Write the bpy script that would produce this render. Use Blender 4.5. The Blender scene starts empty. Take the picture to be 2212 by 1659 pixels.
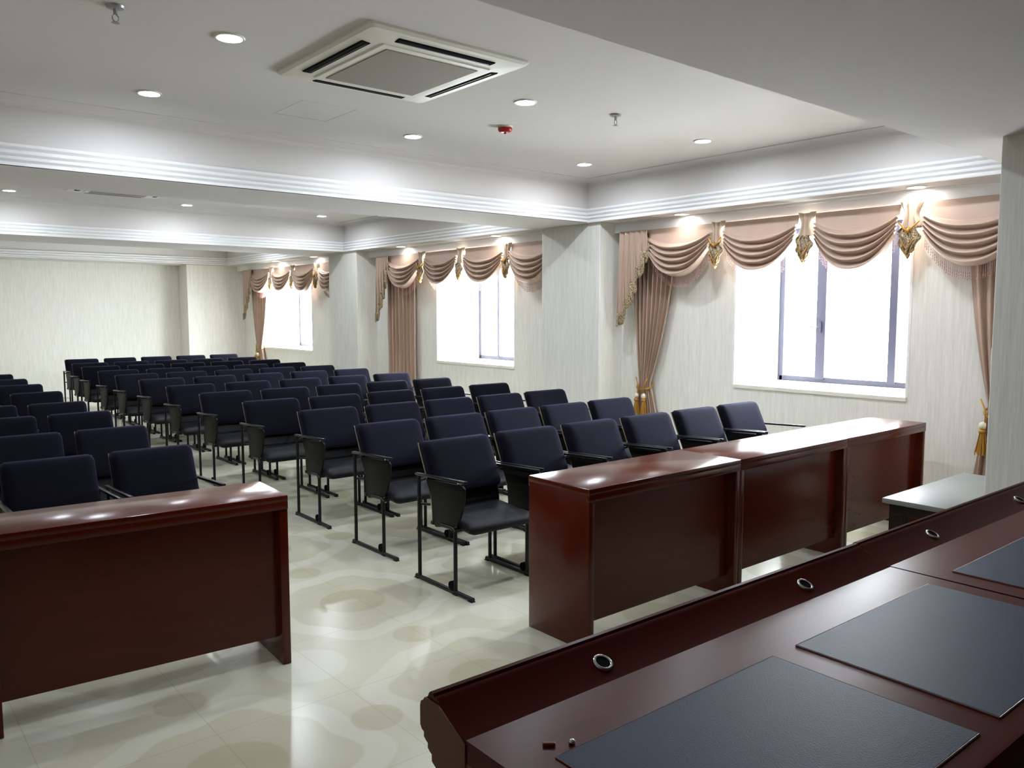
import bpy, bmesh, math, random
from mathutils import Vector, Matrix
random.seed(7)
PI = math.pi
sc = bpy.context.scene
COL = sc.collection

# ------------------------------------------------------------------ materials
def lin(c):
    c = c / 255.0
    return c / 12.92 if c <= 0.04045 else ((c + 0.055) / 1.055) ** 2.4
def rgb(r, g, b): return (lin(r), lin(g), lin(b), 1.0)

class NT:
    def __init__(s, name):
        s.m = bpy.data.materials.new(name); s.m.use_nodes = True
        s.t = s.m.node_tree; s.t.nodes.clear()
        s.out = s.t.nodes.new('ShaderNodeOutputMaterial')
    def n(s, typ, **kw):
        o = s.t.nodes.new(typ)
        for k, v in kw.items(): setattr(o, k, v)
        return o
    def link(s, a, b): s.t.links.new(a, b)
    def setv(s, sock, v):
        if isinstance(v, bpy.types.NodeSocket): s.link(v, sock)
        else: sock.default_value = v
    def math(s, op, a, b=None, clamp=False):
        o = s.n('ShaderNodeMath', operation=op); o.use_clamp = clamp
        s.setv(o.inputs[0], a)
        if b is not None: s.setv(o.inputs[1], b)
        return o.outputs[0]
    def mix(s, f, a, b):
        o = s.n('ShaderNodeMix', data_type='RGBA')
        s.setv(o.inputs[0], f); s.setv(o.inputs[6], a); s.setv(o.inputs[7], b)
        return o.outputs[2]
    def coords(s, scale=(1, 1, 1), kind='Object'):
        tc = s.n('ShaderNodeTexCoord'); mp = s.n('ShaderNodeMapping')
        s.link(tc.outputs[kind], mp.inputs[0]); mp.inputs['Scale'].default_value = scale
        return mp.outputs[0]
    def noise(s, vec, scale, detail=3, rough=.5):
        o = s.n('ShaderNodeTexNoise'); s.link(vec, o.inputs['Vector'])
        o.inputs['Scale'].default_value = scale; o.inputs['Detail'].default_value = detail
        o.inputs['Roughness'].default_value = rough
        return o.outputs['Fac']
    def ramp(s, f, lo, hi):
        o = s.n('ShaderNodeMapRange'); o.clamp = True
        s.setv(o.inputs[0], f); o.inputs[1].default_value = lo; o.inputs[2].default_value = hi
        return o.outputs[0]
    def bsdf(s, color, rough=.5, metal=0, spec=.5, coat=0, coatr=.05, sheen=0, sheent=(1, 1, 1, 1), bump=None, bstr=.1, bdist=.01):
        b = s.n('ShaderNodeBsdfPrincipled')
        s.setv(b.inputs['Base Color'], color); s.setv(b.inputs['Roughness'], rough)
        b.inputs['Metallic'].default_value = metal
        b.inputs['Specular IOR Level'].default_value = spec
        b.inputs['Coat Weight'].default_value = coat; b.inputs['Coat Roughness'].default_value = coatr
        b.inputs['Sheen Weight'].default_value = sheen; b.inputs['Sheen Tint'].default_value = sheent
        b.inputs['Sheen Roughness'].default_value = .6
        if bump is not None:
            bp = s.n('ShaderNodeBump'); bp.inputs['Strength'].default_value = bstr
            bp.inputs['Distance'].default_value = bdist
            s.link(bump, bp.inputs['Height']); s.link(bp.outputs[0], b.inputs['Normal'])
        s.link(b.outputs[0], s.out.inputs[0])
        return s.m

def simple(name, c, rough=.5, var=.06, scale=40, **kw):
    n = NT(name); v = n.noise(n.coords(), scale)
    d = tuple(x * (1 - var) for x in c[:3]) + (1,); l = tuple(min(1, x * (1 + var)) for x in c[:3]) + (1,)
    return n.bsdf(n.mix(v, d, l), rough, **kw)

M = {}
M['ceiling'] = simple('ceiling_paint', rgb(214, 211, 209), .9, .015, 6, spec=.2)
M['cornice'] = simple('cornice_paint', rgb(238, 238, 238), .6, .01, 8, spec=.3)
def wallpaper():
    n = NT('cream_wallpaper')
    v = n.noise(n.coords((1, 1, .035)), 160, 2)
    v2 = n.noise(n.coords((1, 1, .05)), 45, 3)
    f = n.math('ADD', n.math('MULTIPLY', v, .6), n.math('MULTIPLY', v2, .4))
    col = n.mix(n.ramp(f, .34, .66), rgb(220, 219, 211), rgb(238, 237, 231))
    return n.bsdf(col, .75, spec=.25, bump=f, bstr=.12, bdist=.003)
M['wall'] = wallpaper()
M['bounce_wall'] = simple('unseen_wall_bounce_tone', rgb(168, 158, 146), .6, .1, 6)  # invented tone for the unseen side wall, to dull bounced light
M['back_bounce'] = simple('unseen_maroon_bounce', rgb(70, 26, 34), .9, .1, 12)  # invented maroon for the unseen back wall, darkening and tinting reflections
def floor_mat():
    n = NT('patterned_floor_tile')
    tc = n.n('ShaderNodeTexCoord'); sp = n.n('ShaderNodeSeparateXYZ'); n.link(tc.outputs['Object'], sp.inputs[0])
    x, y = sp.outputs[0], sp.outputs[1]
    PX, PY, X0, Y0 = 1.10, 1.19, 2.07, 3.82
    def ax(v, o, p): return n.math('DIVIDE', n.math('SUBTRACT', v, o), p)
    u, w = ax(x, X0, PX), ax(y, Y0, PY)
    def cell(v, p): return n.math('MULTIPLY', n.math('SUBTRACT', n.math('FRACT', n.math('ADD', v, .5)), .5), p)
    du, dw = cell(u, PX), cell(w, PY)
    cr, sr = math.cos(.32), math.sin(.32)
    # rounded-square loops, each leaning a little, pinched by a slow wave
    ru = n.math('ADD', n.math('MULTIPLY', du, cr), n.math('MULTIPLY', dw, sr)); rw = n.math('SUBTRACT', n.math('MULTIPLY', dw, cr), n.math('MULTIPLY', du, sr))
    r4 = n.math('POWER', n.math('ADD', n.math('POWER', n.math('ABSOLUTE', ru), 3.2), n.math('POWER', n.math('ABSOLUTE', rw), 3.2)), 1 / 3.2)
    ang = n.math('ARCTAN2', dw, du)
    r4 = n.math('ADD', r4, n.math('MULTIPLY', n.math('COSINE', n.math('MULTIPLY', ang, 8.0)), .016))
    band = n.ramp(n.math('ABSOLUTE', n.math('SUBTRACT', r4, .415)), .058, .046)
    inner = n.ramp(r4, .375, .36)
    def disc(ou, ow, r):
        fu = n.math('SUBTRACT', n.math('FRACT', n.math('ADD', u, ou)), .5)
        fw = n.math('SUBTRACT', n.math('FRACT', n.math('ADD', w, ow)), .5)
        d = n.math('SQRT', n.math('ADD', n.math('MULTIPLY', n.math('MULTIPLY', fu, fu), PX * PX), n.math('MULTIPLY', n.math('MULTIPLY', fw, fw), PY * PY)))
        return n.ramp(d, r + .006, r - .006), d
    big, dbig = disc(.5, .5, .175); tiny = n.ramp(dbig, .035, .025)
    sm, _ = disc(0, .5, .10); sm2, _ = disc(.5, 0, .10); wh, _ = disc(0, 0, .17)
    mot = n.noise(n.coords((1, 1, 1)), 5, 4)
    base = n.mix(mot, rgb(190, 188, 166), rgb(200, 198, 179))
    c = n.mix(n.math('MULTIPLY', inner, .3), base, rgb(182, 178, 152))
    c = n.mix(n.math('MULTIPLY', band, .65), c, rgb(208, 207, 191))
    c = n.mix(n.math('MULTIPLY', big, .6), c, rgb(174, 169, 140))
    c = n.mix(n.math('MULTIPLY', tiny, .6), c, rgb(190, 186, 160))
    c = n.mix(n.math('MULTIPLY', sm, .6), c, rgb(178, 171, 146)); c = n.mix(n.math('MULTIPLY', sm2, .6), c, rgb(178, 171, 146))
    c = n.mix(n.math('MULTIPLY', wh, .4), c, rgb(210, 210, 200))
    def joint(v, o, p):
        fr = n.math('ABSOLUTE', n.math('SUBTRACT', n.math('FRACT', n.math('DIVIDE', n.math('SUBTRACT', v, o - p / 2), p)), .5))
        return n.ramp(fr, .0045, .003)
    j = n.math('MAXIMUM', joint(x, .45, .55), joint(y, 2.3, .595))
    c = n.mix(n.math('MULTIPLY', j, .4), c, rgb(160, 155, 128))
    r = n.ramp(n.noise(n.coords(), 3, 2), -.8, 1.6)
    return n.bsdf(c, n.math('ADD', n.math('MULTIPLY', r, .12), .15), spec=.5)
M['floor'] = floor_mat()
def wood(name, a, b, axis=(1, 9, 9), coat=0.0, rough=.19, coatr=.06, spec=.36):
    n = NT(name)
    v = n.noise(n.coords(axis), 5, 6, .62); v2 = n.noise(n.coords(tuple(k * .3 for k in axis)), 3, 3)
    f = n.ramp(n.math('ADD', n.math('MULTIPLY', v, .7), n.math('MULTIPLY', v2, .3)), .3, .7)
    return n.bsdf(n.mix(f, a, b), rough, coat=coat, coatr=coatr, spec=spec)
M['wood'] = wood('mahogany_varnish', rgb(76, 21, 9), rgb(86, 26, 11), (1, 6, 6), spec=.32)
M['wood_desk'] = wood('rosewood_varnish', rgb(70, 17, 12), rgb(82, 22, 15), rough=.3, spec=.1)
M['wood_edge'] = wood('rosewood_end_grain', rgb(98, 64, 42), rgb(114, 77, 52), (9, 9, 9), rough=.5, spec=.25)
def leather():
    n = NT('grey_leather_inlay')
    v = n.noise(n.coords(), 260, 3); v2 = n.noise(n.coords(), 6, 3)
    return n.bsdf(n.mix(v2, rgb(46, 55, 74), rgb(52, 62, 82)), .5, spec=.1, bump=v, bstr=.25, bdist=.002)
M['leather'] = leather()
M['fabric'] = simple('black_chair_fabric', rgb(7, 8, 12), .85, .25, 320, spec=.06, sheen=.08, sheent=(.5, .46, 1, 1))
M['seatfab'] = simple('black_seat_fabric', rgb(10, 11, 14), .55, .2, 300, spec=.22, sheen=.03, sheent=(.7, .75, 1, 1))
M['shell'] = simple('black_plastic_shell', rgb(7, 7, 8), .5, .1, 60, spec=.3)
M['trim'] = simple('tan_edge_trim', rgb(150, 138, 108), .5, .1, 60)
M['frame'] = simple('black_powder_coated_steel', rgb(12, 13, 15), .38, .1, 60, spec=.4)
M['arm'] = simple('dark_steel_arm', rgb(30, 32, 38), .3, .1, 60, metal=.4)
M['tablet'] = simple('olive_black_tablet', rgb(17, 18, 13), .5, .12, 30, spec=.2)
M['chrome'] = simple('polished_chrome', rgb(215, 215, 218), .12, .02, 30, metal=1)
M['black'] = simple('matt_black', rgb(6, 6, 7), .9, .1, 30, spec=.1)
M['beading_highlight'] = simple('beading_painted_highlight', rgb(120, 92, 88), .3, .05, 60)  # pale tone paints the bevel's bright reflection into the beading
def satin():
    n = NT('mauve_satin')
    v = n.noise(n.coords((1, 1, .3)), 7, 3)
    return n.bsdf(n.mix(v, rgb(176, 150, 133), rgb(198, 172, 154)), .38, spec=.5, sheen=.15, sheent=(1, .9, .85, 1))
M['satin'] = satin()
M['pale_satin'] = simple('champagne_satin', rgb(196, 174, 152), .45, .08, 12, sheen=.2)
def brocade():
    n = NT('gold_brocade_trim')
    v = n.noise(n.coords(), 95, 3, .7)
    return n.bsdf(n.mix(n.ramp(v, .42, .56), rgb(88, 66, 44), rgb(196, 176, 142)), .5)
M['brocade'] = brocade()
M['gold'] = simple('gold_thread', rgb(178, 128, 42), .45, .3, 140, metal=.25)
M['ivory'] = simple('ivory_bobble', rgb(226, 216, 190), .5, .05, 60)
M['bead'] = simple('pink_bead_fringe', rgb(176, 128, 124), .35, .25, 150)
M['white_plastic'] = simple('white_plastic', rgb(226, 224, 214), .45, .02, 20)
M['grille'] = None
def grille():
    n = NT('air_return_mesh')
    v = n.coords((1, 1, 1)); w = n.n('ShaderNodeTexWave'); n.link(v, w.inputs[0]); w.inputs['Scale'].default_value = 22
    w2 = n.n('ShaderNodeTexWave', bands_direction='Y'); n.link(v, w2.inputs[0]); w2.inputs['Scale'].default_value = 22
    f = n.math('MULTIPLY', w.outputs['Fac'], w2.outputs['Fac'])
    return n.bsdf(n.mix(f, rgb(132, 126, 116), rgb(172, 167, 156)), .7)
M['grille'] = grille()
M['red'] = simple('red_plastic', rgb(176, 24, 14), .35, .05, 30)
M['sprinkler'] = simple('sprinkler_metal', rgb(168, 168, 170), .35, .1, 30, metal=.5)
M['alu'] = simple('grey_aluminium_frame', rgb(58, 58, 74), .45, .05, 30, metal=.3)
M['reveal'] = simple('white_reveal_paint', rgb(238, 238, 236), .7, .01, 10)
M['stone'] = simple('pale_sill_stone', rgb(236, 232, 222), .35, .03, 20)
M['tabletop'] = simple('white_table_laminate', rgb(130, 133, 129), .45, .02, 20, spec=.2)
M['darkwood'] = wood('dark_table_wood', rgb(26, 15, 12), rgb(38, 22, 17), rough=.4)
M['scrap'] = simple('brown_scrap', rgb(130, 60, 44), .6, .1, 60)
def emis(name, c, s):
    n = NT(name); e = n.n('ShaderNodeEmission'); e.inputs[0].default_value = c; e.inputs[1].default_value = s
    n.link(e.outputs[0], n.out.inputs[0]); return n.m
LAMP = 98.0
M['lamp'] = emis('lit_lamp_lens', (.90, .965, 1.05, 1), LAMP)
M['lamp_dim'] = emis('lit_lamp_lens_soffit', (1, .97, .93, 1), LAMP * .13)
def glass():
    n = NT('window_glass')
    t = n.n('ShaderNodeBsdfTransparent'); t.inputs[0].default_value = (.96, .97, .97, 1)
    g = n.n('ShaderNodeBsdfGlossy'); g.inputs['Roughness'].default_value = .02
    lw = n.n('ShaderNodeLayerWeight'); lw.inputs['Blend'].default_value = .5
    fac = n.math('ADD', n.math('MULTIPLY', n.math('POWER', lw.outputs['Facing'], 5.0), .6), .02)
    mx = n.n('ShaderNodeMixShader'); n.link(fac, mx.inputs[0]); n.link(t.outputs[0], mx.inputs[1]); n.link(g.outputs[0], mx.inputs[2])
    n.link(mx.outputs[0], n.out.inputs[0]); return n.m
M['glass'] = glass()

# ------------------------------------------------------------------ geometry helpers
def box(bm, x0, x1, y0, y1, z0, z1, bev=0, seg=2):
    t = bmesh.new()
    bmesh.ops.create_cube(t, size=1)
    bmesh.ops.scale(t, vec=(abs(x1 - x0), abs(y1 - y0), abs(z1 - z0)), verts=t.verts)
    bmesh.ops.translate(t, vec=((x0 + x1) / 2, (y0 + y1) / 2, (z0 + z1) / 2), verts=t.verts)
    if bev: bmesh.ops.bevel(t, geom=list(t.edges), offset=bev, segments=seg, affect='EDGES', profile=.5)
    merge(bm, t); return bm
def merge(bm, t, mat=None):
    if mat is not None: bmesh.ops.transform(t, matrix=mat, verts=t.verts)
    me = bpy.data.meshes.new('tmp'); t.to_mesh(me); t.free(); bm.from_mesh(me); bpy.data.meshes.remove(me)
def tube(bm, pts, r, seg=8, caps=True, radii=None):
    pts = [Vector(p) for p in pts]; rings = []
    n = len(pts); up = None
    for i, p in enumerate(pts):
        d = (pts[min(i + 1, n - 1)] - pts[max(i - 1, 0)]).normalized()
        a = Vector((1, 0, 0)) if abs(d.x) < .9 else Vector((0, 1, 0))
        if up is not None: a = up
        s = d.cross(a)
        if s.length < 1e-6: s = d.cross(Vector((0, 0, 1)))
        s.normalize(); t = s.cross(d).normalized(); up = t
        rr = radii[i] if radii else r
        rings.append([bm.verts.new(p + (s * math.cos(2 * PI * k / seg) + t * math.sin(2 * PI * k / seg)) * rr) for k in range(seg)])
    for i in range(n - 1):
        for k in range(seg):
            bm.faces.new((rings[i][k], rings[i][(k + 1) % seg], rings[i + 1][(k + 1) % seg], rings[i + 1][k]))
    if caps:
        bm.faces.new(rings[0][::-1]); bm.faces.new(rings[-1])
def lathe(bm, prof, c=(0, 0, 0), seg=24, axis='Z', cap=True):
    cx, cy, cz = c; rings = []
    for r, h in prof:
        ring = []
        for k in range(seg):
            a = 2 * PI * k / seg
            if axis == 'Z': co = (cx + r * math.cos(a), cy + r * math.sin(a), cz + h)
            elif axis == 'X': co = (cx + h, cy + r * math.cos(a), cz + r * math.sin(a))
            else: co = (cx + r * math.cos(a), cy + h, cz + r * math.sin(a))
            ring.append(bm.verts.new(co))
        rings.append(ring)
    for i in range(len(rings) - 1):
        for k in range(seg):
            bm.faces.new((rings[i][k], rings[i][(k + 1) % seg], rings[i + 1][(k + 1) % seg], rings[i + 1][k]))
    if cap:
        bm.faces.new(rings[0][::-1]); bm.faces.new(rings[-1])
def grid(bm, fn, nu, nv):
    vs = [[bm.verts.new(fn(i / nu, j / nv)) for i in range(nu + 1)] for j in range(nv + 1)]
    for j in range(nv):
        for i in range(nu):
            bm.faces.new((vs[j][i], vs[j][i + 1], vs[j + 1][i + 1], vs[j + 1][i]))
    return vs
def prism(bm, poly, axis, a, b, bev=0):
    """poly of 2-D points extruded along axis from a to b. axis X: points are (y,z); axis Y: (x,z); axis Z: (x,y)."""
    def co(p, h):
        return {'X': (h, p[0], p[1]), 'Y': (p[0], h, p[1]), 'Z': (p[0], p[1], h)}[axis]
    t = bmesh.new()
    A = [t.verts.new(co(p, a)) for p in poly]; B = [t.verts.new(co(p, b)) for p in poly]; n = len(poly)
    t.faces.new(A[::-1]); t.faces.new(B)
    for i in range(n): t.faces.new((A[i], A[(i + 1) % n], B[(i + 1) % n], B[i]))
    bmesh.ops.recalc_face_normals(t, faces=t.faces)
    if bev: bmesh.ops.bevel(t, geom=list(t.edges), offset=bev, segments=2, affect='EDGES', profile=.5)
    merge(bm, t)
def obj(name, bm, mat, parent=None, smooth=False, solid=0, ang=None, loc=None):
    bmesh.ops.recalc_face_normals(bm, faces=bm.faces)
    me = bpy.data.meshes.new(name); bm.to_mesh(me); bm.free()
    me.materials.append(mat)
    if smooth or ang:
        for p in me.polygons: p.use_smooth = True
        if ang: me.set_sharp_from_angle(angle=math.radians(ang))
    o = bpy.data.objects.new(name, me); COL.objects.link(o)
    if solid:
        md = o.modifiers.new('thickness', 'SOLIDIFY'); md.thickness = solid; md.offset = 0
    if parent: o.parent = parent
    if loc: o.location = loc
    return o
def tag(o, label, cat, group=None, kind=None):
    o['label'] = label; o['category'] = cat
    if group: o['group'] = group
    if kind: o['kind'] = kind
    return o
def thing(name, label, cat, loc=(0, 0, 0), rz=0, group=None):
    o = bpy.data.objects.new(name, None); COL.objects.link(o); o.empty_display_size = .1
    o.location = loc; o.rotation_euler = (0, 0, rz)
    return tag(o, label, cat, group)
def struct(name, bm, mat, parent=None, **kw):
    o = obj(name, bm, mat, parent, **kw)
    if parent is None: o['kind'] = 'structure'
    return o
def dup(root, loc=None, rz=None, label=None, group=None, scale=None):
    r = root.copy(); COL.objects.link(r)
    if loc is not None: r.location = loc
    if rz is not None: r.rotation_euler = (0, 0, rz)
    if scale is not None: r.scale = scale
    if label: r['label'] = label
    if group: r['group'] = group
    for ch in list(root.children):
        c = ch.copy(); COL.objects.link(c); c.parent = r
        for g in ch.children:
            d = g.copy(); COL.objects.link(d); d.parent = c
    return r

# ------------------------------------------------------------------ dimensions (metres; X to the window wall, Y down the room)
XW = 6.405            # window wall
XG = 7.13             # glazing plane
ZS, ZC = 2.469, 2.90  # soffit, tray ceiling
XL = -2.3             # far side wall, out of frame
YB, YE = -2.6, 16.62  # wall behind the camera, end wall
COFX = (-1.95, 6.06)
COF = [(1.915, 6.03), (6.785, 11.255), (12.225, 16.06)]
COLS = [(5.848, 6.734), (10.89, 11.777)]
WINS = [(2.85, 4.45), (7.615, 9.29), (13.10, 15.17)]
ZSILL, ZHEAD = .887, 2.36
OUT = 7.30

# ------------------------------------------------------------------ room shell
bm = bmesh.new(); box(bm, XL - .2, OUT, YB - .2, YE + .2, -.1, 0); struct('floor', bm, M['floor'])
bm = bmesh.new()
box(bm, XL - .2, OUT, YB - .2, YE + .2, ZC, ZC + .1)
ys = [YB - .2] + [v for c in COF for v in c] + [YE + .2]
for i in range(0, len(ys), 2): box(bm, XL - .2, OUT, ys[i], ys[i + 1], ZS, ZC + .02)
for a, b in COF:
    box(bm, COFX[1], OUT, a, b, ZS, ZC + .02); box(bm, XL - .2, COFX[0], a, b, ZS, ZC + .02)
for a, b in COF:
    x0, x1 = COFX; e = .046
    for q in ((x0, x1, a, a + e), (x0, x1, b - e, b), (x0, x0 + e, a + e, b - e), (x1 - e, x1, a + e, b - e)): box(bm, *q, ZS, ZS + .006)
struct('ceiling', bm, M['ceiling'])
# stepped cornice and small cove around each ceiling tray
def ring_sweep(bm, x0, x1, y0, y1, prof):
    loops = []
    for ins, z in prof:
        loops.append([bm.verts.new(c) for c in ((x0 + ins, y0 + ins, z), (x1 - ins, y0 + ins, z), (x1 - ins, y1 - ins, z), (x0 + ins, y1 - ins, z))])
    for i in range(len(loops) - 1):
        for k in range(4):
            bm.faces.new((loops[i][k], loops[i][(k + 1) % 4], loops[i + 1][(k + 1) % 4], loops[i + 1][k]))
CORN = [(-.01, 2.616), (.028, 2.614), (.031, 2.610), (.031, 2.596), (.027, 2.591), (.008, 2.578), (.008, 2.574), (.034, 2.572), (.037, 2.568), (.037, 2.554),
        (.033, 2.549), (.014, 2.537), (.014, 2.533), (.043, 2.531), (.046, 2.527), (.046, 2.515), (.042, 2.510), (.024, 2.499), (.024, 2.495), (.046, 2.493), (.046, ZS + .001)]
COVE = [(-.01, 2.845)] + [(.004 + .13 * (1 - math.cos(a * PI / 16)), 2.845 + .05 * math.sin(a * PI / 16)) for a in range(9)] + [(.134, 2.905)]
for k, (a, b) in enumerate(COF):
    bm = bmesh.new(); ring_sweep(bm, COFX[0], COFX[1], a, b, CORN)
    struct(f'trim_{k + 1}', bm, M['cornice'])
    bm = bmesh.new(); ring_sweep(bm, COFX[0], COFX[1], a, b, COVE)
    struct(f'trim_{k + 4}', bm, M['ceiling'], smooth=True, ang=40)
# walls
bm = bmesh.new(); box(bm, XL - .2, XL, YB - .2, YE + .2, 0, ZS + .05); struct('wall_left', bm, M['bounce_wall'])
bm = bmesh.new(); box(bm, XL - .2, OUT, YB - .2, YB, 0, ZS + .05); struct('wall_back', bm, M['back_bounce'])
bm = bmesh.new(); box(bm, XL - .2, OUT, YE, YE + .2, 0, ZS + .05); struct('wall_end', bm, M['wall'])
bm = bmesh.new()
segs = [YB - .2] + [v for w in WINS for v in w] + [YE + .2]
for i in range(0, len(segs), 2): box(bm, XW, OUT, segs[i], segs[i + 1], 0, ZS + .05)
for a, b in WINS:
    box(bm, XW, OUT, a, b, 0, ZSILL - .03); box(bm, XW, OUT, a, b, ZHEAD, ZS + .05)
struct('wall_right', bm, M['wall'])
for k, (a, b) in enumerate(COLS):
    bm = bmesh.new(); box(bm, 6.06, XW + .02, a, b, 0, ZS + .03, .008); struct('wall_column', bm, M['wall'])
bm = bmesh.new(); box(bm, 5.28, XW + .02, 16.12, YE + .02, 0, ZS + .03, .008); struct('wall_pilaster', bm, M['wall'])
bm = bmesh.new(); box(bm, 4.747, XW + .02, .55, 1.677, 0, ZS + .03, .006); struct('wall_pier', bm, M['wall'])
# white reveals, sills, frames, panes
MULL = [[(4.04, 3.945), (3.35, 3.28)], [(8.846, 8.80)], [(14.2, 14.14), (13.76, 13.70)]]
for k, (a, b) in enumerate(WINS):
    bm = bmesh.new()
    box(bm, XW - .003, OUT, b - .012, b + .01, ZSILL, ZHEAD); box(bm, XW - .003, OUT, a - .01, a + .012, ZSILL, ZHEAD)
    box(bm, XW - .003, OUT, a, b, ZHEAD - .012, ZHEAD + .01)
    w = struct(f'window_{k + 1}', bm, M['reveal'])
    bm = bmesh.new(); box(bm, XW - .012, OUT, a - .0, b + .0, ZSILL - .035, ZSILL, .004); obj('window_sill', bm, M['stone'], w)
    bm = bmesh.new(); fx0, fx1 = XG, XG + .07; t = .055
    for y0, y1 in [(a + .012, a + .012 + t), (b - .012 - t, b - .012)]: box(bm, fx0, fx1, y0, y1, ZSILL, ZHEAD - .012, .004)
    for z0, z1 in [(ZSILL, ZSILL + .05), (ZHEAD - .06, ZHEAD - .012)]: box(bm, fx0, fx1, a + .03, b - .03, z0, z1, .004)
    for y1, y0 in MULL[k]: box(bm, fx0 - .01, fx1, y0, y1, ZSILL + .03, ZHEAD - .03, .004)
    fr = obj('window_frame', bm, M['alu'], w)
    bm = bmesh.new(); box(bm, XG + .03, XG + .036, a + .04, b - .04, ZSILL + .03, ZHEAD - .03); obj('pane', bm, M['glass'], w)
    if k == 0:
        bm = bmesh.new(); box(bm, XG - .03, XG - .008, 3.985, 4.005, 1.36, 1.46, .004); tube(bm, [(XG - .03, 3.995, 1.41), (XG - .03, 4.09, 1.41)], .006); obj('window_handle', bm, M['alu'], w)
    L = bpy.data.lights.new(f'sky_portal_{k + 1}', 'AREA'); L.shape = 'RECTANGLE'; L.size = b - a; L.size_y = ZHEAD - ZSILL; L.cycles.is_portal = True
    lo = bpy.data.objects.new(f'sky_portal_{k + 1}', L); COL.objects.link(lo)
    lo.location = (OUT - .02, (a + b) / 2, (ZSILL + ZHEAD) / 2)
    lo.rotation_euler = Matrix(((0, 0, 1), (1, 0, 0), (0, 1, 0))).to_euler()
# white pelmet boards over the curtains
BAYS = [(1.70, 5.848), (6.734, 10.89), (11.777, 16.12)]
for k, (a, b) in enumerate(BAYS):
    bm = bmesh.new(); box(bm, 6.275, 6.295, a, b, 2.368, ZS + .01, .003); box(bm, 6.262, 6.29, a, b, ZS - .022, ZS + .01, .004)
    struct(f'trim_{k + 7}', bm, M['cornice'])

# ------------------------------------------------------------------ ceiling fittings
PROTO = {}
def downlight(loc, label, group, mat='lamp'):
    if mat not in PROTO:
        t = thing('ceiling_downlight', label, 'ceiling light', loc, 0, group)
        bm = bmesh.new(); lathe(bm, [(.062, .001), (.074, .001), (.074, -.004), (.070, -.008), (.061, -.008), (.057, -.003)], seg=32, cap=False); obj('trim_ring', bm, M['white_plastic'], t, ang=40)
        bm = bmesh.new(); lathe(bm, [(.0005, -.0055), (.035, -.0055), (.056, -.004), (.060, -.002)], seg=16, cap=False); obj('lens', bm, M[mat], t, smooth=True)
        PROTO[mat] = t; return t
    return dup(PROTO[mat], loc, 0, label, group)
XN = {5.34: 'nearest the window wall', 3.49: 'second from the window wall', 1.57: 'farthest from the window wall'}
g1 = 'downlights in the ceiling trays'
for y, r in ((4.04, 'row beside the air conditioner'), (5.36, 'row behind the air conditioner'), (2.72, 'row before the air conditioner')):
    for x, w in XN.items(): downlight((x, y, ZC), f'round lit downlight, {r}, {w}', g1)
for y, r in ((10.56, 'far row in the second ceiling tray'), (7.7, 'near row in the second ceiling tray')):
    for x, w in XN.items(): downlight((x, y, ZC), f'round lit downlight, {r}, {w}', g1)
for y, r in ((13.7, 'only row in the last ceiling tray'),):
    for x, w in XN.items(): downlight((x, y, ZC), f'round lit downlight, {r}, {w}', g1)
g2 = 'downlights above the curtains'
for y, w in ((2.73, 'above the gold-tied swag of the nearest valance'), (4.885, 'above the first swag of the nearest valance'), (7.66, 'above the column end of the middle valance'),
             (9.78, 'above the straight drape end of the middle valance'), (12.48, 'above the column end of the farthest valance'), (13.98, 'above the end-wall half of the farthest valance')):
    downlight((6.150, y, ZS), f'round lit soffit downlight {w}', g2, 'lamp_dim')

def cassette(loc, label):
    t = thing('ceiling_air_conditioner', label, 'air conditioner', loc, 0, 'ceiling air conditioners')
    a, b = .49, .53
    bm = bmesh.new()
    def rr(h, z, r=.03): return [(sx * (h[0] - r) + r * math.cos(an), sy * (h[1] - r) + r * math.sin(an), z) for sx, sy, an0 in ((1, 1, 0), (-1, 1, PI / 2), (-1, -1, PI), (1, -1, 3 * PI / 2)) for an in [an0 + q * PI / 8 for q in range(5)]]
    loops = [rr((a, b), 0), rr((a, b), -.012), rr((a - .015, b - .015), -.024), rr((a - .14, b - .14), -.036, .02)]
    vl = [[bm.verts.new(p) for p in l] for l in loops]
    for i in range(len(vl) - 1):
        for k in range(20): bm.faces.new((vl[i][k], vl[i][(k + 1) % 20], vl[i + 1][(k + 1) % 20], vl[i + 1][k]))
    bm.faces.new(vl[-1]); bm.faces.new(vl[0][::-1])
    obj('panel', bm, M['white_plastic'], t, ang=25)
    bm = bmesh.new(); box(bm, -a + .155, a - .155, -b + .155, b - .155, -.042, -.030, .006); p = obj('intake_frame', bm, M['white_plastic'], t)
    bm = bmesh.new(); box(bm, -a + .205, a - .205, -b + .205, b - .205, -.046, -.040, .002); obj('intake_grille', bm, M['grille'], t)
    for nm, dx, dy, lx, ly in (('s', 0, -1, .30, .028), ('n', 0, 1, .30, .028), ('w', -1, 0, .028, .33), ('e', 1, 0, .028, .33)):
        cx, cy = dx * (a - .092), dy * (b - .092)
        bm = bmesh.new(); box(bm, cx - lx, cx + lx, cy - ly, cy + ly, -.0355, -.022, .008); o = obj('air_outlet', bm, M['black'], t)
        bm = bmesh.new()
        if dy: box(bm, cx - lx + .02, cx + lx - .02, cy - .004 - .006 * dy, cy + .004 - .006 * dy, -.038, -.030, .002)
        else: box(bm, cx - .004 - .006 * dx, cx + .004 - .006 * dx, cy - ly + .02, cy + ly - .02, -.038, -.030, .002)
        obj('louvre', bm, M['frame'], o)
    return t
ac = cassette((2.47, 3.91, ZC), 'square white cassette air conditioner in the nearest ceiling tray')
dup(ac, (2.5, 9.55, ZC), 0, 'cassette air conditioner seen edge-on in the second ceiling tray')

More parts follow.
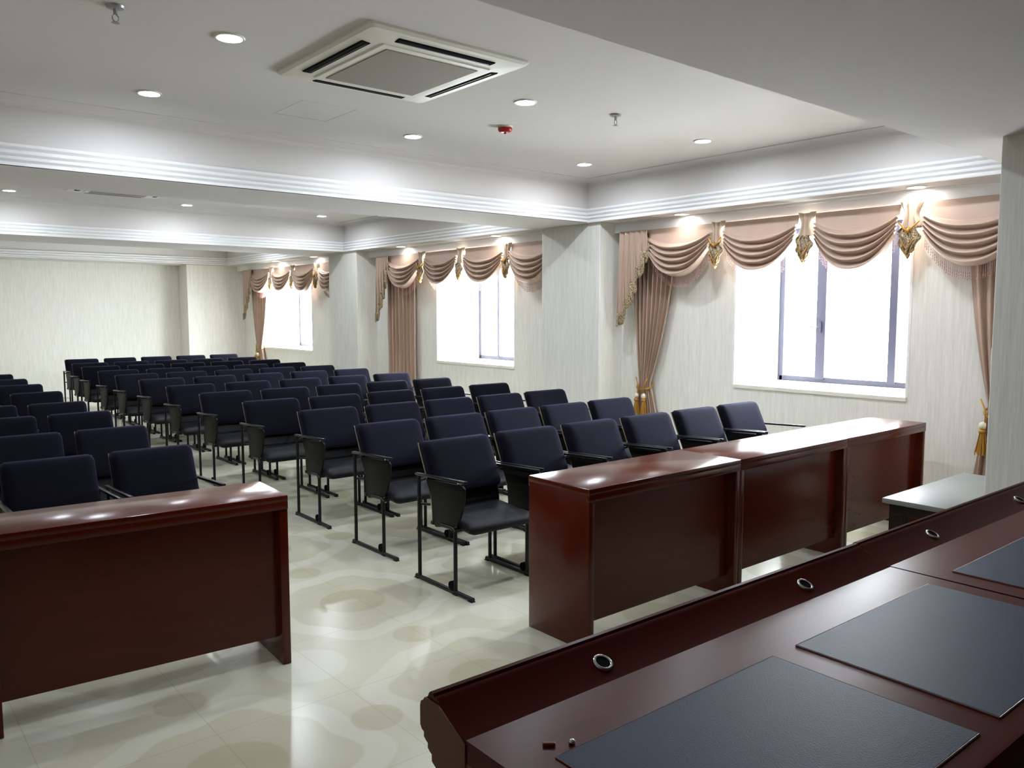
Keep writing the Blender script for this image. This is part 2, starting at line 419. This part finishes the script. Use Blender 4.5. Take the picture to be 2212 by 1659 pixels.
def sprinkler(loc, label, proto=[None]):
    if proto[0]: return dup(proto[0], loc, 0, label)
    t = thing('fire_sprinkler', label, 'sprinkler', loc, 0, 'fire sprinklers')
    bm = bmesh.new(); lathe(bm, [(.012, -.001), (.04, -.001), (.036, -.010), (.016, -.014)], seg=24); obj('escutcheon', bm, M['sprinkler'], t, ang=40)
    bm = bmesh.new(); tube(bm, [(0, 0, -.012), (0, 0, -.036)], .009)
    for s in (-1, 1): tube(bm, [(0, 0, -.034), (s * .013, 0, -.045), (s * .012, 0, -.06), (0, 0, -.07)], .0028, 6)
    obj('frame_arm', bm, M['sprinkler'], t, ang=40)
    bm = bmesh.new(); lathe(bm, [(.004, -.068), (.017, -.071), (.017, -.0735), (.004, -.075)], seg=16); obj('deflector', bm, M['sprinkler'], t, ang=40)
    proto[0] = t; return t
sprinkler((4.185, 3.9, ZC), 'small metal fire sprinkler between the alarm and the window wall')
sprinkler((1.03, 3.96, ZC), 'small metal fire sprinkler in the ceiling corner away from the windows')
t = thing('fire_alarm', 'red round fire alarm on the ceiling behind the air conditioner', 'fire alarm', (3.83, 4.66, ZC))
bm = bmesh.new(); lathe(bm, [(.056, .0), (.056, -.008), (.05, -.012), (.02, -.012)], seg=28); obj('base', bm, M['white_plastic'], t, ang=40)
bm = bmesh.new(); lathe(bm, [(.052, -.010), (.052, -.026), (.046, -.036), (.03, -.042), (.012, -.044)], seg=28); obj('cover', bm, M['red'], t, ang=50)
bm = bmesh.new(); lathe(bm, [(.010, -.042), (.010, -.050), (.004, -.054)], seg=12); obj('indicator', bm, M['red'], t, ang=50)
t = thing('access_panel', 'flush square access hatch in the ceiling behind the air conditioner', 'access panel', (2.56, 5.13, ZC))
bm = bmesh.new(); box(bm, -.187, .187, -.217, .217, -.0012, .001); obj('door', bm, M['ceiling'], t)
bm = bmesh.new(); box(bm, -.19, .19, .2175, .222, -.0014, .001); box(bm, .1875, .192, -.22, .22, -.0014, .001); obj('seam_shade', bm, M['grille'], t)  # shade in the hatch gap drawn as grey strips, on two sides only
t = thing('access_panel', 'flush grey access hatch in the soffit beside the middle column', 'access panel', (6.17, 5.42, ZS))
bm = bmesh.new(); box(bm, -.085, .085, -.2, .2, -.004, .015, .001); obj('door', bm, M['ceiling'], t)
bm = bmesh.new(); box(bm, -.088, .088, -.203, .203, -.0015, .015); obj('surround', bm, M['grille'], t)
bm = bmesh.new(); box(bm, 4.78, 4.86, 1.675, 1.69, 1.27, 1.36, .003)
tag(obj('light_switch', bm, M['white_plastic']), 'white switch plate seen edge-on on the near wall pier', 'switch')

# ------------------------------------------------------------------ curtains
def swag(y0, y1, zt, parent, seed=0, drop=.49, x=6.27, fringe=True):
    """y0 > y1 ; festoon with nested folds"""
    rnd = random.Random(seed)
    W = y0 - y1; N = 5; flat = .34
    ph = [rnd.uniform(-.02, .02) for _ in range(N + 1)]
    def fn(u, v):
        c = (2 * u - 1); sh = (1 - abs(c) ** 2.3)
        side = .235 * v; belly = (drop - .235) * v
        z = zt - side - belly * sh
        y = y0 - W * (u) + .02 * c * v * 0
        # side gather: fabric pulled in a little at the bottom corners
        y += W * .035 * c * (v ** 1.5)
        if v < flat: f = 0; env = 0
        else:
            q = (v - flat) / (1 - flat); s = (q * N) % 1.0
            f = (1 - abs(2 * s - 1) ** 1.6) if s > .0 else 0
            f = math.sin(PI * s ** .55) ** 1.1
            env = 1
        bulge = .042 + .042 * sh
        xx = x - .012 - (bulge * f * env) - .012 * math.sin(PI * v) * sh - .02 * v
        return (xx, y, z - (.018 * f * env * sh))
    bm = bmesh.new(); grid(bm, fn, 30, 96)
    s = obj('swag', bm, M['satin'], parent, smooth=True)
    if fringe:
        bm = bmesh.new(); n = 46
        for i in range(n + 1):
            u = i / n; px, py, pz = fn(u, 1); L = .085 + .012 * rnd.random()
            tube(bm, [(px + .012, py, pz + .004), (px + .012, py + rnd.uniform(-.004, .004), pz - L)], .0016, 4)
            for q in (.55, .8, 1.0):
                lathe(bm, [(.001, -.006), (.0042, 0), (.001, .006)], (px + .012, py, pz - L * q), 6)
        obj('bead_fringe', bm, M['bead'], s)
    return s
def jabot(yc, zt, parent, gold, w=.13, x=6.25, seed=0):
    def fn(u, v):
        c = 2 * u - 1; hw = (w * .5) * (1 - .38 * math.sin(PI * min(1, v * 1.0)) ** 2)
        return (x - .012 * math.cos(c * 3 * PI) - .018 * (1 - c * c) - .01, yc - hw * c, zt - .20 * v + .015 * abs(c))
    bm = bmesh.new(); grid(bm, fn, 24, 10); j = obj('jabot', bm, M['pale_satin'], parent, smooth=True, solid=.004)
    rnd = random.Random(seed)
    def f2(u, v):
        c = 2 * u - 1; hw = w * (.33 + .16 * math.sin(PI * v))
        zb = zt - .185 - (.235 - .09 * abs(c)) * v
        return (x - .030 - .014 * math.cos(c * 4 * PI + v) - .02 * math.sin(PI * v) * (1 - c * c), yc - hw * c + .012 * math.sin(v * 9), zb + .012 * abs(math.sin(c * 6)))
    bm = bmesh.new(); grid(bm, f2, 24, 14); obj('patterned_tail', bm, M['brocade'], j, smooth=True, solid=.004)
    bm = bmesh.new()
    if gold:
        tube(bm, [(x - .05, yc + w * .45, zt - .14), (x - .065, yc + .02, zt - .20), (x - .065, yc - .02, zt - .20), (x - .05, yc - w * .45, zt - .14)], .007, 6)
        lathe(bm, [(.004, .02), (.016, .008), (.018, -.006), (.010, -.02)], (x - .062, yc, zt - .205), 10)
    tube(bm, [(x - .06, yc + .05, zt - .27), (x - .075, yc, zt - .345), (x - .06, yc - .05, zt - .27)], .005, 6)
    tube(bm, [(x - .05, yc + .045, zt - .34), (x - .062, yc, zt - .405), (x - .05, yc - .045, zt - .34)], .005, 6)
    obj('gold_cord', bm, M['gold'], j, smooth=True)
def cascade(yo, yi, zt, parent, L=.92, x=6.235):
    """stepped tail hanging at the end of the valance; yo outer (long) edge, yi inner (short) edge"""
    W = yo - yi; n = 5
    def edge(u): return zt - (.16 + (L - .16) * (1 - u) ** 1.05)
    def xf(u): return x - .03 * abs(((u * n) % 1.0) * 2 - 1) - .01
    def fn(u, v):
        k = u * n; s = (k % 1.0); zz = edge(u) + .05 * (abs(2 * s - 1) - .5)
        yy = yi + W * (1 - u) if False else yo - W * u + .03 * math.sin(2 * PI * k) * v
        return (xf(u), yy + .03 * v * (1 - u), zt + (zz - zt) * v)
    bm = bmesh.new(); grid(bm, fn, 50, 20); c = obj('cascade', bm, M['satin'], parent, smooth=True, solid=.004)
    def f2(u, v):
        a = fn(u, 1); return (a[0] - .012 - .010 * math.sin(u * 70), a[1] - .028 + .012 * math.sin(u * 48), a[2] + .055 - .125 * v)
    bm = bmesh.new(); grid(bm, f2, 60, 5); obj('gold_border', bm, M['brocade'], c, smooth=True, solid=.004)
def drape(label, yo, yi, zt, tied, ztie=.80, ytie=None, x=6.35, nf=9, side=1, bottom=.02, group=None, wt=.13):
    """pleated hanging curtain; yo = outer edge, yi = inner edge at the top"""
    t = thing('curtain', label, 'curtain', (x, yo, 0), 0, group)
    W = (yo - yi)
    def hw(z):
        if not tied: return 1.0, 0.0
        if z > ztie:
            q = (z - ztie) / (zt - ztie); s = (1 - (1 - min(1, q * 1.12)) ** 1.75) if q < .893 else 1
            k = wt / abs(W); return k + (1 - k) * s, q
        q = (ztie - z) / ztie; k = wt / abs(W); return k + .55 * (1 - k) * min(1, q * 1.3) ** .8, -q
    def fn(u, v):
        z = zt + (bottom - zt) * v
        k, q = hw(z)
        off = 0.0
        if tied and ytie is not None:
            # centre line moves to the tie point
            k0 = wt / abs(W); f = (1 - k) / (1 - k0)
            c_top = yo - W / 2; cen = c_top * (1 - f) + ytie * f
        else: cen = yo - W / 2
        ph = u * nf * 2 * PI
        amp = .030 * (.55 + .45 * k)
        yy = cen + W * k * (.5 - u) + .012 * math.sin(ph + .6) * k
        xx = amp * math.sin(ph + .35 * math.sin(3 * v + u * 4)) + .008 * math.sin(ph * 2.3 + 2)
        return (xx, yy - yo, z)
    bm = bmesh.new(); grid(bm, fn, nf * 12, 60); obj('cloth', bm, M['satin'], t, smooth=True, solid=.003)
    if tied:
        bm = bmesh.new(); k, _ = hw(ztie); f = 1.0; cy = ytie - yo; r = wt / 2 + .018
        pts = [(.052 * math.cos(a) - .004, cy + r * math.sin(a), ztie - .02 + .035 * math.cos(a)) for a in [2 * PI * i / 24 for i in range(25)]]
        tube(bm, pts, .009, 8, caps=False)
        for dy in (-.035, .035): tube(bm, [(-.05, cy + dy * 2.2, ztie + .07), (-.066, cy + dy, ztie - .02), (-.072, cy + dy, ztie - .095)], .006, 6)
        tb = obj('tieback', bm, M['gold'], t, smooth=True)
        for dy in (-.048, .048):
            bm = bmesh.new(); lathe(bm, [(.006, .02), (.022, .008), (.026, -.012), (.020, -.03), (.008, -.034)], (-.075, cy + dy, ztie - .11), 14)
            obj('tassel_head', bm, M['ivory'], tb, smooth=True)
            bm = bmesh.new(); rnd = random.Random(3)
            lathe(bm, [(.012, 0), (.026, -.012), (.024, -.03), (.018, -.034)], (-.075, cy + dy, ztie - .142), 14)
            for q in range(34):
                a = rnd.uniform(0, 2 * PI); r0 = .017 * math.sqrt(rnd.random()); r1 = r0 * 2.3 + .008
                tube(bm, [(-.075 + r0 * math.cos(a), cy + dy + r0 * math.sin(a), ztie - .17), (-.075 + r1 * math.cos(a), cy + dy + r1 * math.sin(a), ztie - .30 - .04 * rnd.random())], .0034, 4)
            obj('tassel', bm, M['gold'], tb, ang=60)
    return t
ZT = 2.366
def valance(label, yl, swags, jabots, cas, seed):
    t = thing('curtain_valance', label, 'valance', (0, 0, 0), 0, 'swagged valances')
    t.location = (6.27, yl, ZT)
    inv = Vector((6.27, yl, ZT))
    sub = []
    for i, (a, b, d) in enumerate(swags): sub.append(swag(a, b, ZT, t, seed + i, d))
    for i, (yc, g, w) in enumerate(jabots): jabot(yc, ZT, t, g, w, seed=i)
    for c in cas: cascade(*c, ZT, t)
    bm = bmesh.new(); box(bm, 6.281, 6.294, swags[-1][1], yl, ZT - .03, ZT + .004, .004); obj('heading_board', bm, M['satin'], t)
    for ch in t.children:
        ch.location = -inv
    return t
valance('mauve swagged valance over the nearest window, gold tied at its near end', 5.70,
        [(5.36, 4.60, .475), (4.47, 3.73, .465), (3.585, 2.885, .495), (2.72, 2.0, .485)],
        [(4.535, True, .15), (3.655, False, .16), (2.80, True, .17)], [(5.70, 5.34)], 11)
valance('mauve swagged valance over the middle window', 10.52,
        [(10.27, 9.45, .478), (9.32, 8.56, .455), (8.42, 7.61, .46), (7.50, 6.74, .485)],
        [(9.40, True, .16), (8.50, False, .16), (7.555, True, .15)], [(10.55, 10.22)], 23)
valance('mauve swagged valance over the farthest window by the end wall', 15.62,
        [(15.30, 14.46, .45), (14.31, 13.54, .445), (13.43, 12.67, .465), (12.46, 11.79, .48)],
        [(14.39, False, .15), (13.48, False, .14), (12.56, True, .17)], [(15.62, 15.24)], 35)
drape('mauve curtain tied back with gold tassels beside the middle column', 5.66, 5.10, ZT, True, .82, 5.47, group='mauve drapes', wt=.15)
drape('mauve curtain tied with a gold tassel against the near wall pier', 2.42, 1.95, ZT, True, .86, 2.20, group='mauve drapes', wt=.09, nf=6)
drape('untied straight mauve curtain at the middle window', 10.50, 9.72, ZT, False, group='mauve drapes', nf=8)
drape('mauve curtain tied back in the far corner beside the end wall', 15.60, 14.80, ZT, True, .86, 15.26, group='mauve drapes', wt=.22)

# ------------------------------------------------------------------ audience chairs
def make_chair(label):
    t = thing('tablet_arm_chair', label, 'chair', (0, 0, 0))
    XF = .261
    prof = [(.046, .795), (.012, .72), (-.022, .645), (-.056, .575), (-.085, .505), (-.102, .44), (-.108, .36)]   # rear face (y, z)
    # back shell
    bm = bmesh.new(); hw = .235
    def fs(u, v):
        k = v * (len(prof) - 1); i = min(int(k), len(prof) - 2); f = k - i
        y = prof[i][0] * (1 - f) + prof[i + 1][0] * f; z = prof[i][1] * (1 - f) + prof[i + 1][1] * f
        c = 2 * u - 1; return (c * hw, y - .012 - .014 * (1 - c * c) * 0, z)
    grid(bm, fs, 2, 18); obj('backrest', bm, M['shell'], t, solid=.022)
    # upholstered back cushion
    bm = bmesh.new(); poly = []
    def cush(u, v):
        c = 2 * u - 1; zz = .802 + (.515 - .802) * v
        k = 0
        for i in range(len(prof) - 1):
            if prof[i + 1][1] <= zz <= prof[i][1]:
                f = (prof[i][1] - zz) / (prof[i][1] - prof[i + 1][1]); k = prof[i][0] * (1 - f) + prof[i + 1][0] * f; break
        else: k = prof[0][0] + .003
        return c, k, zz
    def rounded(h, w, r, n=6):
        pts = []
        for sx, sz, a0 in ((1, 1, 0), (-1, 1, PI / 2), (-1, -1, PI), (1, -1, 3 * PI / 2)):
            for q in range(n + 1):
                a = a0 + q * PI / 2 / n; pts.append((sx * (w - r) + r * math.cos(a), sz * (h - r) + r * math.sin(a)))
        return pts
    zc, H = .66, .146
    def ysurf(z):
        z = max(min(z, .795), .36)
        for i in range(len(prof) - 1):
            if prof[i + 1][1] <= z <= prof[i][1]:
                f = (prof[i][1] - z) / (prof[i][1] - prof[i + 1][1]); return prof[i][0] * (1 - f) + prof[i + 1][0] * f
        return prof[0][0]
    loops = []
    for d, ins in ((.018, 0), (.052, 0), (.066, .004), (.074, .012), (.080, .03), (.083, .07)):
        loops.append([bm.verts.new((px, ysurf(zc + pz) - d, zc + pz)) for px, pz in rounded(H - ins, .243 - ins, max(.034 - ins * .3, .012))])
    n = len(loops[0])
    for i in range(len(loops) - 1):
        for k in range(n): bm.faces.new((loops[i][k], loops[i][(k + 1) % n], loops[i + 1][(k + 1) % n], loops[i + 1][k]))
    bm.faces.new(loops[0][::-1]); bm.faces.new(loops[-1])
    obj('back_cushion', bm, M['fabric'], t, ang=50)
    for s in (-1, 1):
        bm = bmesh.new()
        grid(bm, lambda u, v: (s * (.2365 + .004 * u), fs(0, v)[1] + .011 * (1 - 2 * 0) - .004, fs(0, v)[2]), 1, 18)
        obj('edge_trim', bm, M['trim'], t, solid=.007)
    # seat
    bm = bmesh.new(); loops = []
    for z, ins in ((.362, .03), (.368, .008), (.385, 0), (.402, .002), (.414, .012), (.421, .035), (.424, .08)):
        pts = rounded(.185 - ins, .235 - ins, .035)
        loops.append([bm.verts.new((px, -.285 + pz, z - .012 * max(0, (-(pz) - .09)) / .1 + .010 * (pz / .18))) for px, pz in pts])
    n = len(loops[0])
    for i in range(len(loops) - 1):
        for k in range(n): bm.faces.new((loops[i][k], loops[i][(k + 1) % n], loops[i + 1][(k + 1) % n], loops[i + 1][k]))
    bm.faces.new(loops[0][::-1]); bm.faces.new(loops[-1])
    obj('seat', bm, M['seatfab'], t, ang=50)
    bm = bmesh.new(); box(bm, -.255, .255, -.35, -.325, .345, .367, .003); box(bm, -.255, .255, -.13, -.105, .345, .367, .003); obj('seat_rail', bm, M['frame'], t)
    for s in (-1, 1):
        x = s * XF; bm = bmesh.new(); r = .0115
        tube(bm, [(x, 0, .012), (x, 0, .615)], r, 8)
        tube(bm, [(x, .035, .014), (x, -.515, .014)], .012, 8)
        tube(bm, [(x, -.355, .014), (x, -.355, .33), (x, -.35, .352), (x - s * .004, -.335, .362), (x - s * .012, -.30, .364), (x - s * .012, -.20, .360)], r, 8)
        tube(bm, [(x, -.02, .45), (x - s * .03, -.07, .45)], .008, 6); tube(bm, [(x, 0, .58), (x - s * .03, -.04, .60)], .008, 6)
        for yy in (.025, -.36, -.50): box(bm, x - .013, x + .013, yy - .018, yy + .018, 0, .006, .001)
        f = obj('side_frame', bm, M['frame'], t, ang=50)
        bm = bmesh.new(); lathe(bm, [(.008, -.010), (.026, -.010), (.026, .010), (.008, .010)], (x, -.325, .045), 14, 'X')
        obj('roller', bm, M['black'], f, ang=40)
        bm = bmesh.new(); box(bm, x - .0115, x + .0115, -.455, .028, .614, .629, .004)
        for v in bm.verts: v.co.z += (-v.co.y) * .045
        obj('armrest', bm, M['arm'], t, ang=40)
    bm = bmesh.new(); poly = [(-.055, .600), (-.30, .612), (-.405, .615), (-.425, .60), (-.42, .52), (-.385, .43), (-.35, .385), (-.31, .365), (-.15, .337), (-.118, .36), (-.108, .50)]
    prism(bm, poly, 'X', -.251, -.239, .002); wt = obj('writing_tablet', bm, M['tablet'], t, ang=30)
    bm = bmesh.new(); tube(bm, [(-.245, -.345, .618), (-.245, -.40, .618)], .006, 6); tube(bm, [(-.262, -.37, .625), (-.245, -.37, .612)], .006, 6); obj('hinge', bm, M['arm'], wt)
    return t
ORD = ['first', 'second', 'third', 'fourth', 'fifth', 'sixth', 'seventh', 'eighth', 'ninth', 'tenth', 'eleventh', 'last']
# rows of the block by the windows: (rear-leg y, x of first seat back edge, seat pitch, seats)
ROWS = [(3.895, 2.565, .572, 6), (4.775, 2.635, .556, 5), (5.72, 2.672, .570, 5), (6.63, 2.60, .596, 5), (7.58, 2.565, .588, 5), (8.545, 2.555, .605, 5),
        (9.55, 2.57, .598, 5), (10.45, 2.545, .596, 5), (11.31, 2.55, .590, 5), (12.3, 2.575, .592, 5), (13.2, 2.635, .578, 5), (14.35, 2.765, .572, 5)]
G = 'tablet-arm chairs of the window-side block'
c0 = None
for r, (y, x, p, n) in enumerate(ROWS):
    for k in range(n):
        rn = 'front row' if r == 0 else ('back row' if r == 11 else f'{ORD[r]} row')
        sn = 'at the aisle' if k == 0 else ('at the window end' if k == n - 1 else f'{ORD[k]} from the aisle')
        lab = f'black tablet-arm chair, {rn} of the window-side block, {sn}'
        pos = (x + .245 + k * p, y + random.uniform(-.012, .012), 0); rz = random.uniform(-.012, .012)
        if c0 is None:
            c0 = make_chair(lab); c0.location = pos; c0['group'] = G
        else: dup(c0, pos, rz, lab, G)
# block behind the short front desk: (y, x of right back edge)
LROWS = [(4.68, 1.52, 2), (5.68, 1.56, 2), (6.70, 1.59, 2), (7.56, 1.60, 2), (8.66, 1.635, 1), (9.65, 1.64, 1), (10.5, 1.64, 1), (11.4, 1.63, 1)]
G2 = 'tablet-arm chairs behind the single desk'
SX = .88
for r, (y, x, n) in enumerate(LROWS):
    for k in range(n):
        rn = 'front row' if r == 0 else f'{ORD[r]} row' if r < 7 else 'rearmost visible row'
        sn = 'at the aisle' if k == 0 else 'second from the aisle'
        dup(c0, (x - .243 * SX - k * .505, y + random.uniform(-.01, .01), 0), random.uniform(-.01, .01), f'black tablet-arm chair, {rn} behind the single front desk, {sn}', G2, (SX, 1, 1))

# ------------------------------------------------------------------ long front desks
def front_desk(label, loc, rz, W, D, group, H=.76):
    t = thing('conference_desk', label, 'desk', loc, rz, group)
    bm = bmesh.new(); box(bm, .0, W, 0, D, H - .028, H, .004)
    box(bm, 0, W, -.0, .022, H - .062, H - .026, .004); box(bm, 0, W, D - .022, D, H - .05, H - .026, .004); obj('desktop', bm, M['wood'], t, ang=30)
    for x0 in (.0, W - .04):
        bm = bmesh.new(); box(bm, x0 + .001, x0 + .039, .004, D - .004, 0, H - .027, .003); obj('side_panel', bm, M['wood'], t, ang=30)
    bm = bmesh.new(); box(bm, .037, W - .037, .052, .07, .115, H - .026, .002); obj('modesty_panel', bm, M['wood'], t)
    bm = bmesh.new(); box(bm, .037, W - .037, .075, D - .06, H - .20, H - .182, .002); obj('shelf', bm, M['wood'], t)
    return t
GD = 'long mahogany front desks'
front_desk('glossy mahogany desk at the aisle end of the three-desk row', (2.56, 2.52, 0), 0, 1.162, .42, GD)
front_desk('glossy mahogany desk in the middle of the three-desk row', (3.722, 2.52, 0), 0, 1.150, .42, GD)
front_desk('glossy mahogany desk beside the window wall, last of the three-desk row', (4.872, 2.52, 0), 0, 1.125, .42, GD)
front_desk('glossy mahogany desk standing alone across the aisle', (.352, 3.37, 0), math.radians(-4.0), 1.127, .362, GD)

# ------------------------------------------------------------------ speakers' desks in the foreground
def rostrum(label, loc, rz):
    t = thing('rostrum_desk', label, 'desk', loc, rz, "speakers' desks in the foreground")
    W = 1.635; H = .762; b = 0.0
    # top slab with raised sloping front ledge and stepped front moulding (profile in y,z)
    n0 = [(.0, H - .045), (.0, H - .012), (.012, H - .001), (.02, H), (.655, H), (.660, H - .004), (.664, H - .002)]
    led = [(.742, H + .034), (.746, H + .040), (.757, H + .045), (.760, H + .041), (.764, H + .049), (.772, H + .051), (.779, H + .046)]
    fr = [(.784, H + .036), (.792, H + .032), (.796, H + .026), (.805, H + .020), (.808, H + .010), (.808, H - .030), (.802, H - .038), (.795, H - .040), (.795, H - .050), (.788, H - .055),
          (.781, H - .058), (.781, H - .068), (.774, H - .073), (.767, H - .076), (.767, H - .090), (.760, H - .094), (.753, H - .097), (.753, H - .108), (.745, H - .113), (.737, H - .116), (.737, H - .128), (.728, H - .134), (.718, H - .138), (.70, H - .15), (.68, H - .16), (.66, H - .16), (.66, H - .045)]
    bm = bmesh.new(); prism(bm, n0 + led + fr, 'X', .002, W - .002); obj('desktop', bm, M['wood_desk'], t, ang=35)
    bm = bmesh.new(); prism(bm, [(y + .0015, z) for y, z in led[:1]] + [(.78, H + .034)] + fr[1:-2] + [(.662, H - .15), (.655, H - .05), (.655, H - .008)], 'X', -.001, .006)
    obj('end_cap', bm, M['wood_edge'], t, ang=35)
    for x0, x1 in ((.092, .765), (.862, 1.558)):
        bm = bmesh.new(); box(bm, x0, x1, .062, .505, H - .004, H + .0035, .002); pad = obj('leather_inlay', bm, M['leather'], t)
        bm = bmesh.new()
        for a, c in (((x0, .505), (x1, .505)), ((x0, .062), (x1, .062)), ((x0, .062), (x0, .505)), ((x1, .062), (x1, .505))):
            tube(bm, [(a[0], a[1], H + .0015), (c[0], c[1], H + .0015)], .0022, 6)
        obj('inlay_beading', bm, M['beading_highlight'], pad)
    sl = math.atan2(.034, .078)
    for gx in (.41, 1.226):
        bm = bmesh.new(); lathe(bm, [(.0165, .004), (.019, .006), (.0225, .005), (.024, .001), (.024, -.002)], seg=28, cap=False)
        g = obj('cable_grommet', bm, M['chrome'], t, smooth=True); g.location = (gx, .703, H + .0172); g.rotation_euler = (sl, 0, 0)
        bm = bmesh.new(); lathe(bm, [(.0005, .0025), (.0175, .0025), (.0175, .0005)], seg=24, cap=False); obj('hole', bm, M['black'], g)
    for x0 in (.0, W - .04):
        bm = bmesh.new(); prism(bm, [(.09, 0), (.09, H - .045), (.655, H - .045), (.655, 0)], 'X', x0 + .002, x0 + .036); obj('side_panel', bm, M['wood_edge'], t)
    bm = bmesh.new(); box(bm, .036, W - .036, .60, .62, .06, H - .05); obj('modesty_panel', bm, M['wood_desk'], t)
    bm = bmesh.new(); box(bm, .036, W - .036, .20, .58, H - .20, H - .184); obj('shelf', bm, M['wood_desk'], t)
    return t
rostrum("rosewood speaker's desk with grey leather inlays, end moulding showing, in the foreground", (.845, .505, 0), math.radians(-.9))
rostrum("rosewood speaker's desk with grey leather inlays, farther one beside the wall pier", (2.4905, .484, 0), math.radians(-.4))
bm = bmesh.new(); box(bm, -.012, .012, -.004, .004, 0, .006, .002)
o = tag(obj('scrap', bm, M['scrap'], loc=(.963, 1.047, .763)), 'tiny reddish-brown scrap lying on the nearest desk', 'scrap'); o.rotation_euler = (0, 0, -.7)
bm = bmesh.new(); lathe(bm, [(.001, 0), (.006, .001), (.007, .004), (.004, .008), (.001, .009)], seg=12)
tag(obj('metal_stud', bm, M['chrome'], smooth=True, loc=(1.0, 1.025, .7625)), 'tiny shiny metal stud lying on the nearest desk', 'stud')

# ------------------------------------------------------------------ low white side table
t = thing('side_table', 'low side table with white top beside the near wall pier', 'table', (4.55, 1.70, 0))
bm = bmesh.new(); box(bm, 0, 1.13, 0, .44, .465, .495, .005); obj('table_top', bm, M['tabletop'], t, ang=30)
bm = bmesh.new(); box(bm, .03, 1.10, .03, .41, .405, .465, .003); obj('apron', bm, M['darkwood'], t)
for x in (.03, 1.02):
    for y in (.03, .33):
        bm = bmesh.new(); box(bm, x, x + .08, y, y + .08, 0, .41, .004); obj('leg', bm, M['darkwood'], t)
bm = bmesh.new(); box(bm, .06, 1.06, .06, .38, .14, .16, .003); obj('shelf', bm, M['darkwood'], t)

# ------------------------------------------------------------------ speaker's chair tucked at the near side of the desk
t = thing('office_chair', "black leather chair behind the speaker's desk", 'chair', (1.86, .26, 0))
bm = bmesh.new(); box(bm, -.25, .25, -.22, .22, .40, .49, .035, 4); obj('seat', bm, M['shell'], t, ang=40)
bm = bmesh.new(); box(bm, -.24, .24, -.30, -.23, .50, .98, .03, 4); obj('backrest', bm, M['shell'], t, ang=40)
for sx in (-1, 1):
    for sy in (-1, 1):
        bm = bmesh.new(); tube(bm, [(sx * .2, sy * .18, .41), (sx * .23, sy * .22, 0)], .014, 8); obj('leg', bm, M['frame'], t)

# ------------------------------------------------------------------ sky and camera
w = bpy.data.worlds.new('overcast_sky'); sc.world = w; w.use_nodes = True
nt = w.node_tree; nt.nodes.clear()
o = nt.nodes.new('ShaderNodeOutputWorld'); b = nt.nodes.new('ShaderNodeBackground')
b.inputs[0].default_value = (.90, .95, 1.0, 1); b.inputs[1].default_value = 12.0
nt.links.new(b.outputs[0], o.inputs[0])

F_PX, YAW, PITCH, ROLL, HC = 1747.222, 39.886, 5.096, -0.027, 1.556
y_, p_, r_ = map(math.radians, (YAW, PITCH, ROLL))
Fv = Vector((math.sin(y_) * math.cos(p_), math.cos(y_) * math.cos(p_), -math.sin(p_)))
Rv = Vector((math.cos(y_), -math.sin(y_), 0)); Uv = Rv.cross(Fv)
R2 = Rv * math.cos(r_) + Uv * math.sin(r_); U2 = -Rv * math.sin(r_) + Uv * math.cos(r_)
cd = bpy.data.cameras.new('camera'); cam = bpy.data.objects.new('camera', cd); COL.objects.link(cam)
cd.sensor_fit = 'HORIZONTAL'; cd.sensor_width = 36; cd.lens = F_PX * 36 / 2212; cd.clip_start = .05
cam.matrix_world = Matrix(((R2.x, U2.x, -Fv.x, 0), (R2.y, U2.y, -Fv.y, 0), (R2.z, U2.z, -Fv.z, HC), (0, 0, 0, 1)))
sc.camera = cam
sc.cycles.max_bounces = 8; sc.cycles.diffuse_bounces = 5; sc.cycles.glossy_bounces = 3; sc.cycles.transparent_max_bounces = 8
sc.cycles.caustics_reflective = False; sc.cycles.caustics_refractive = False
sc.cycles.sample_clamp_indirect = 8
vs = sc.view_settings
vs.view_transform = 'Standard'; vs.look = 'None'; vs.gamma = 1; vs.use_curve_mapping = False
vs.exposure = 2.15
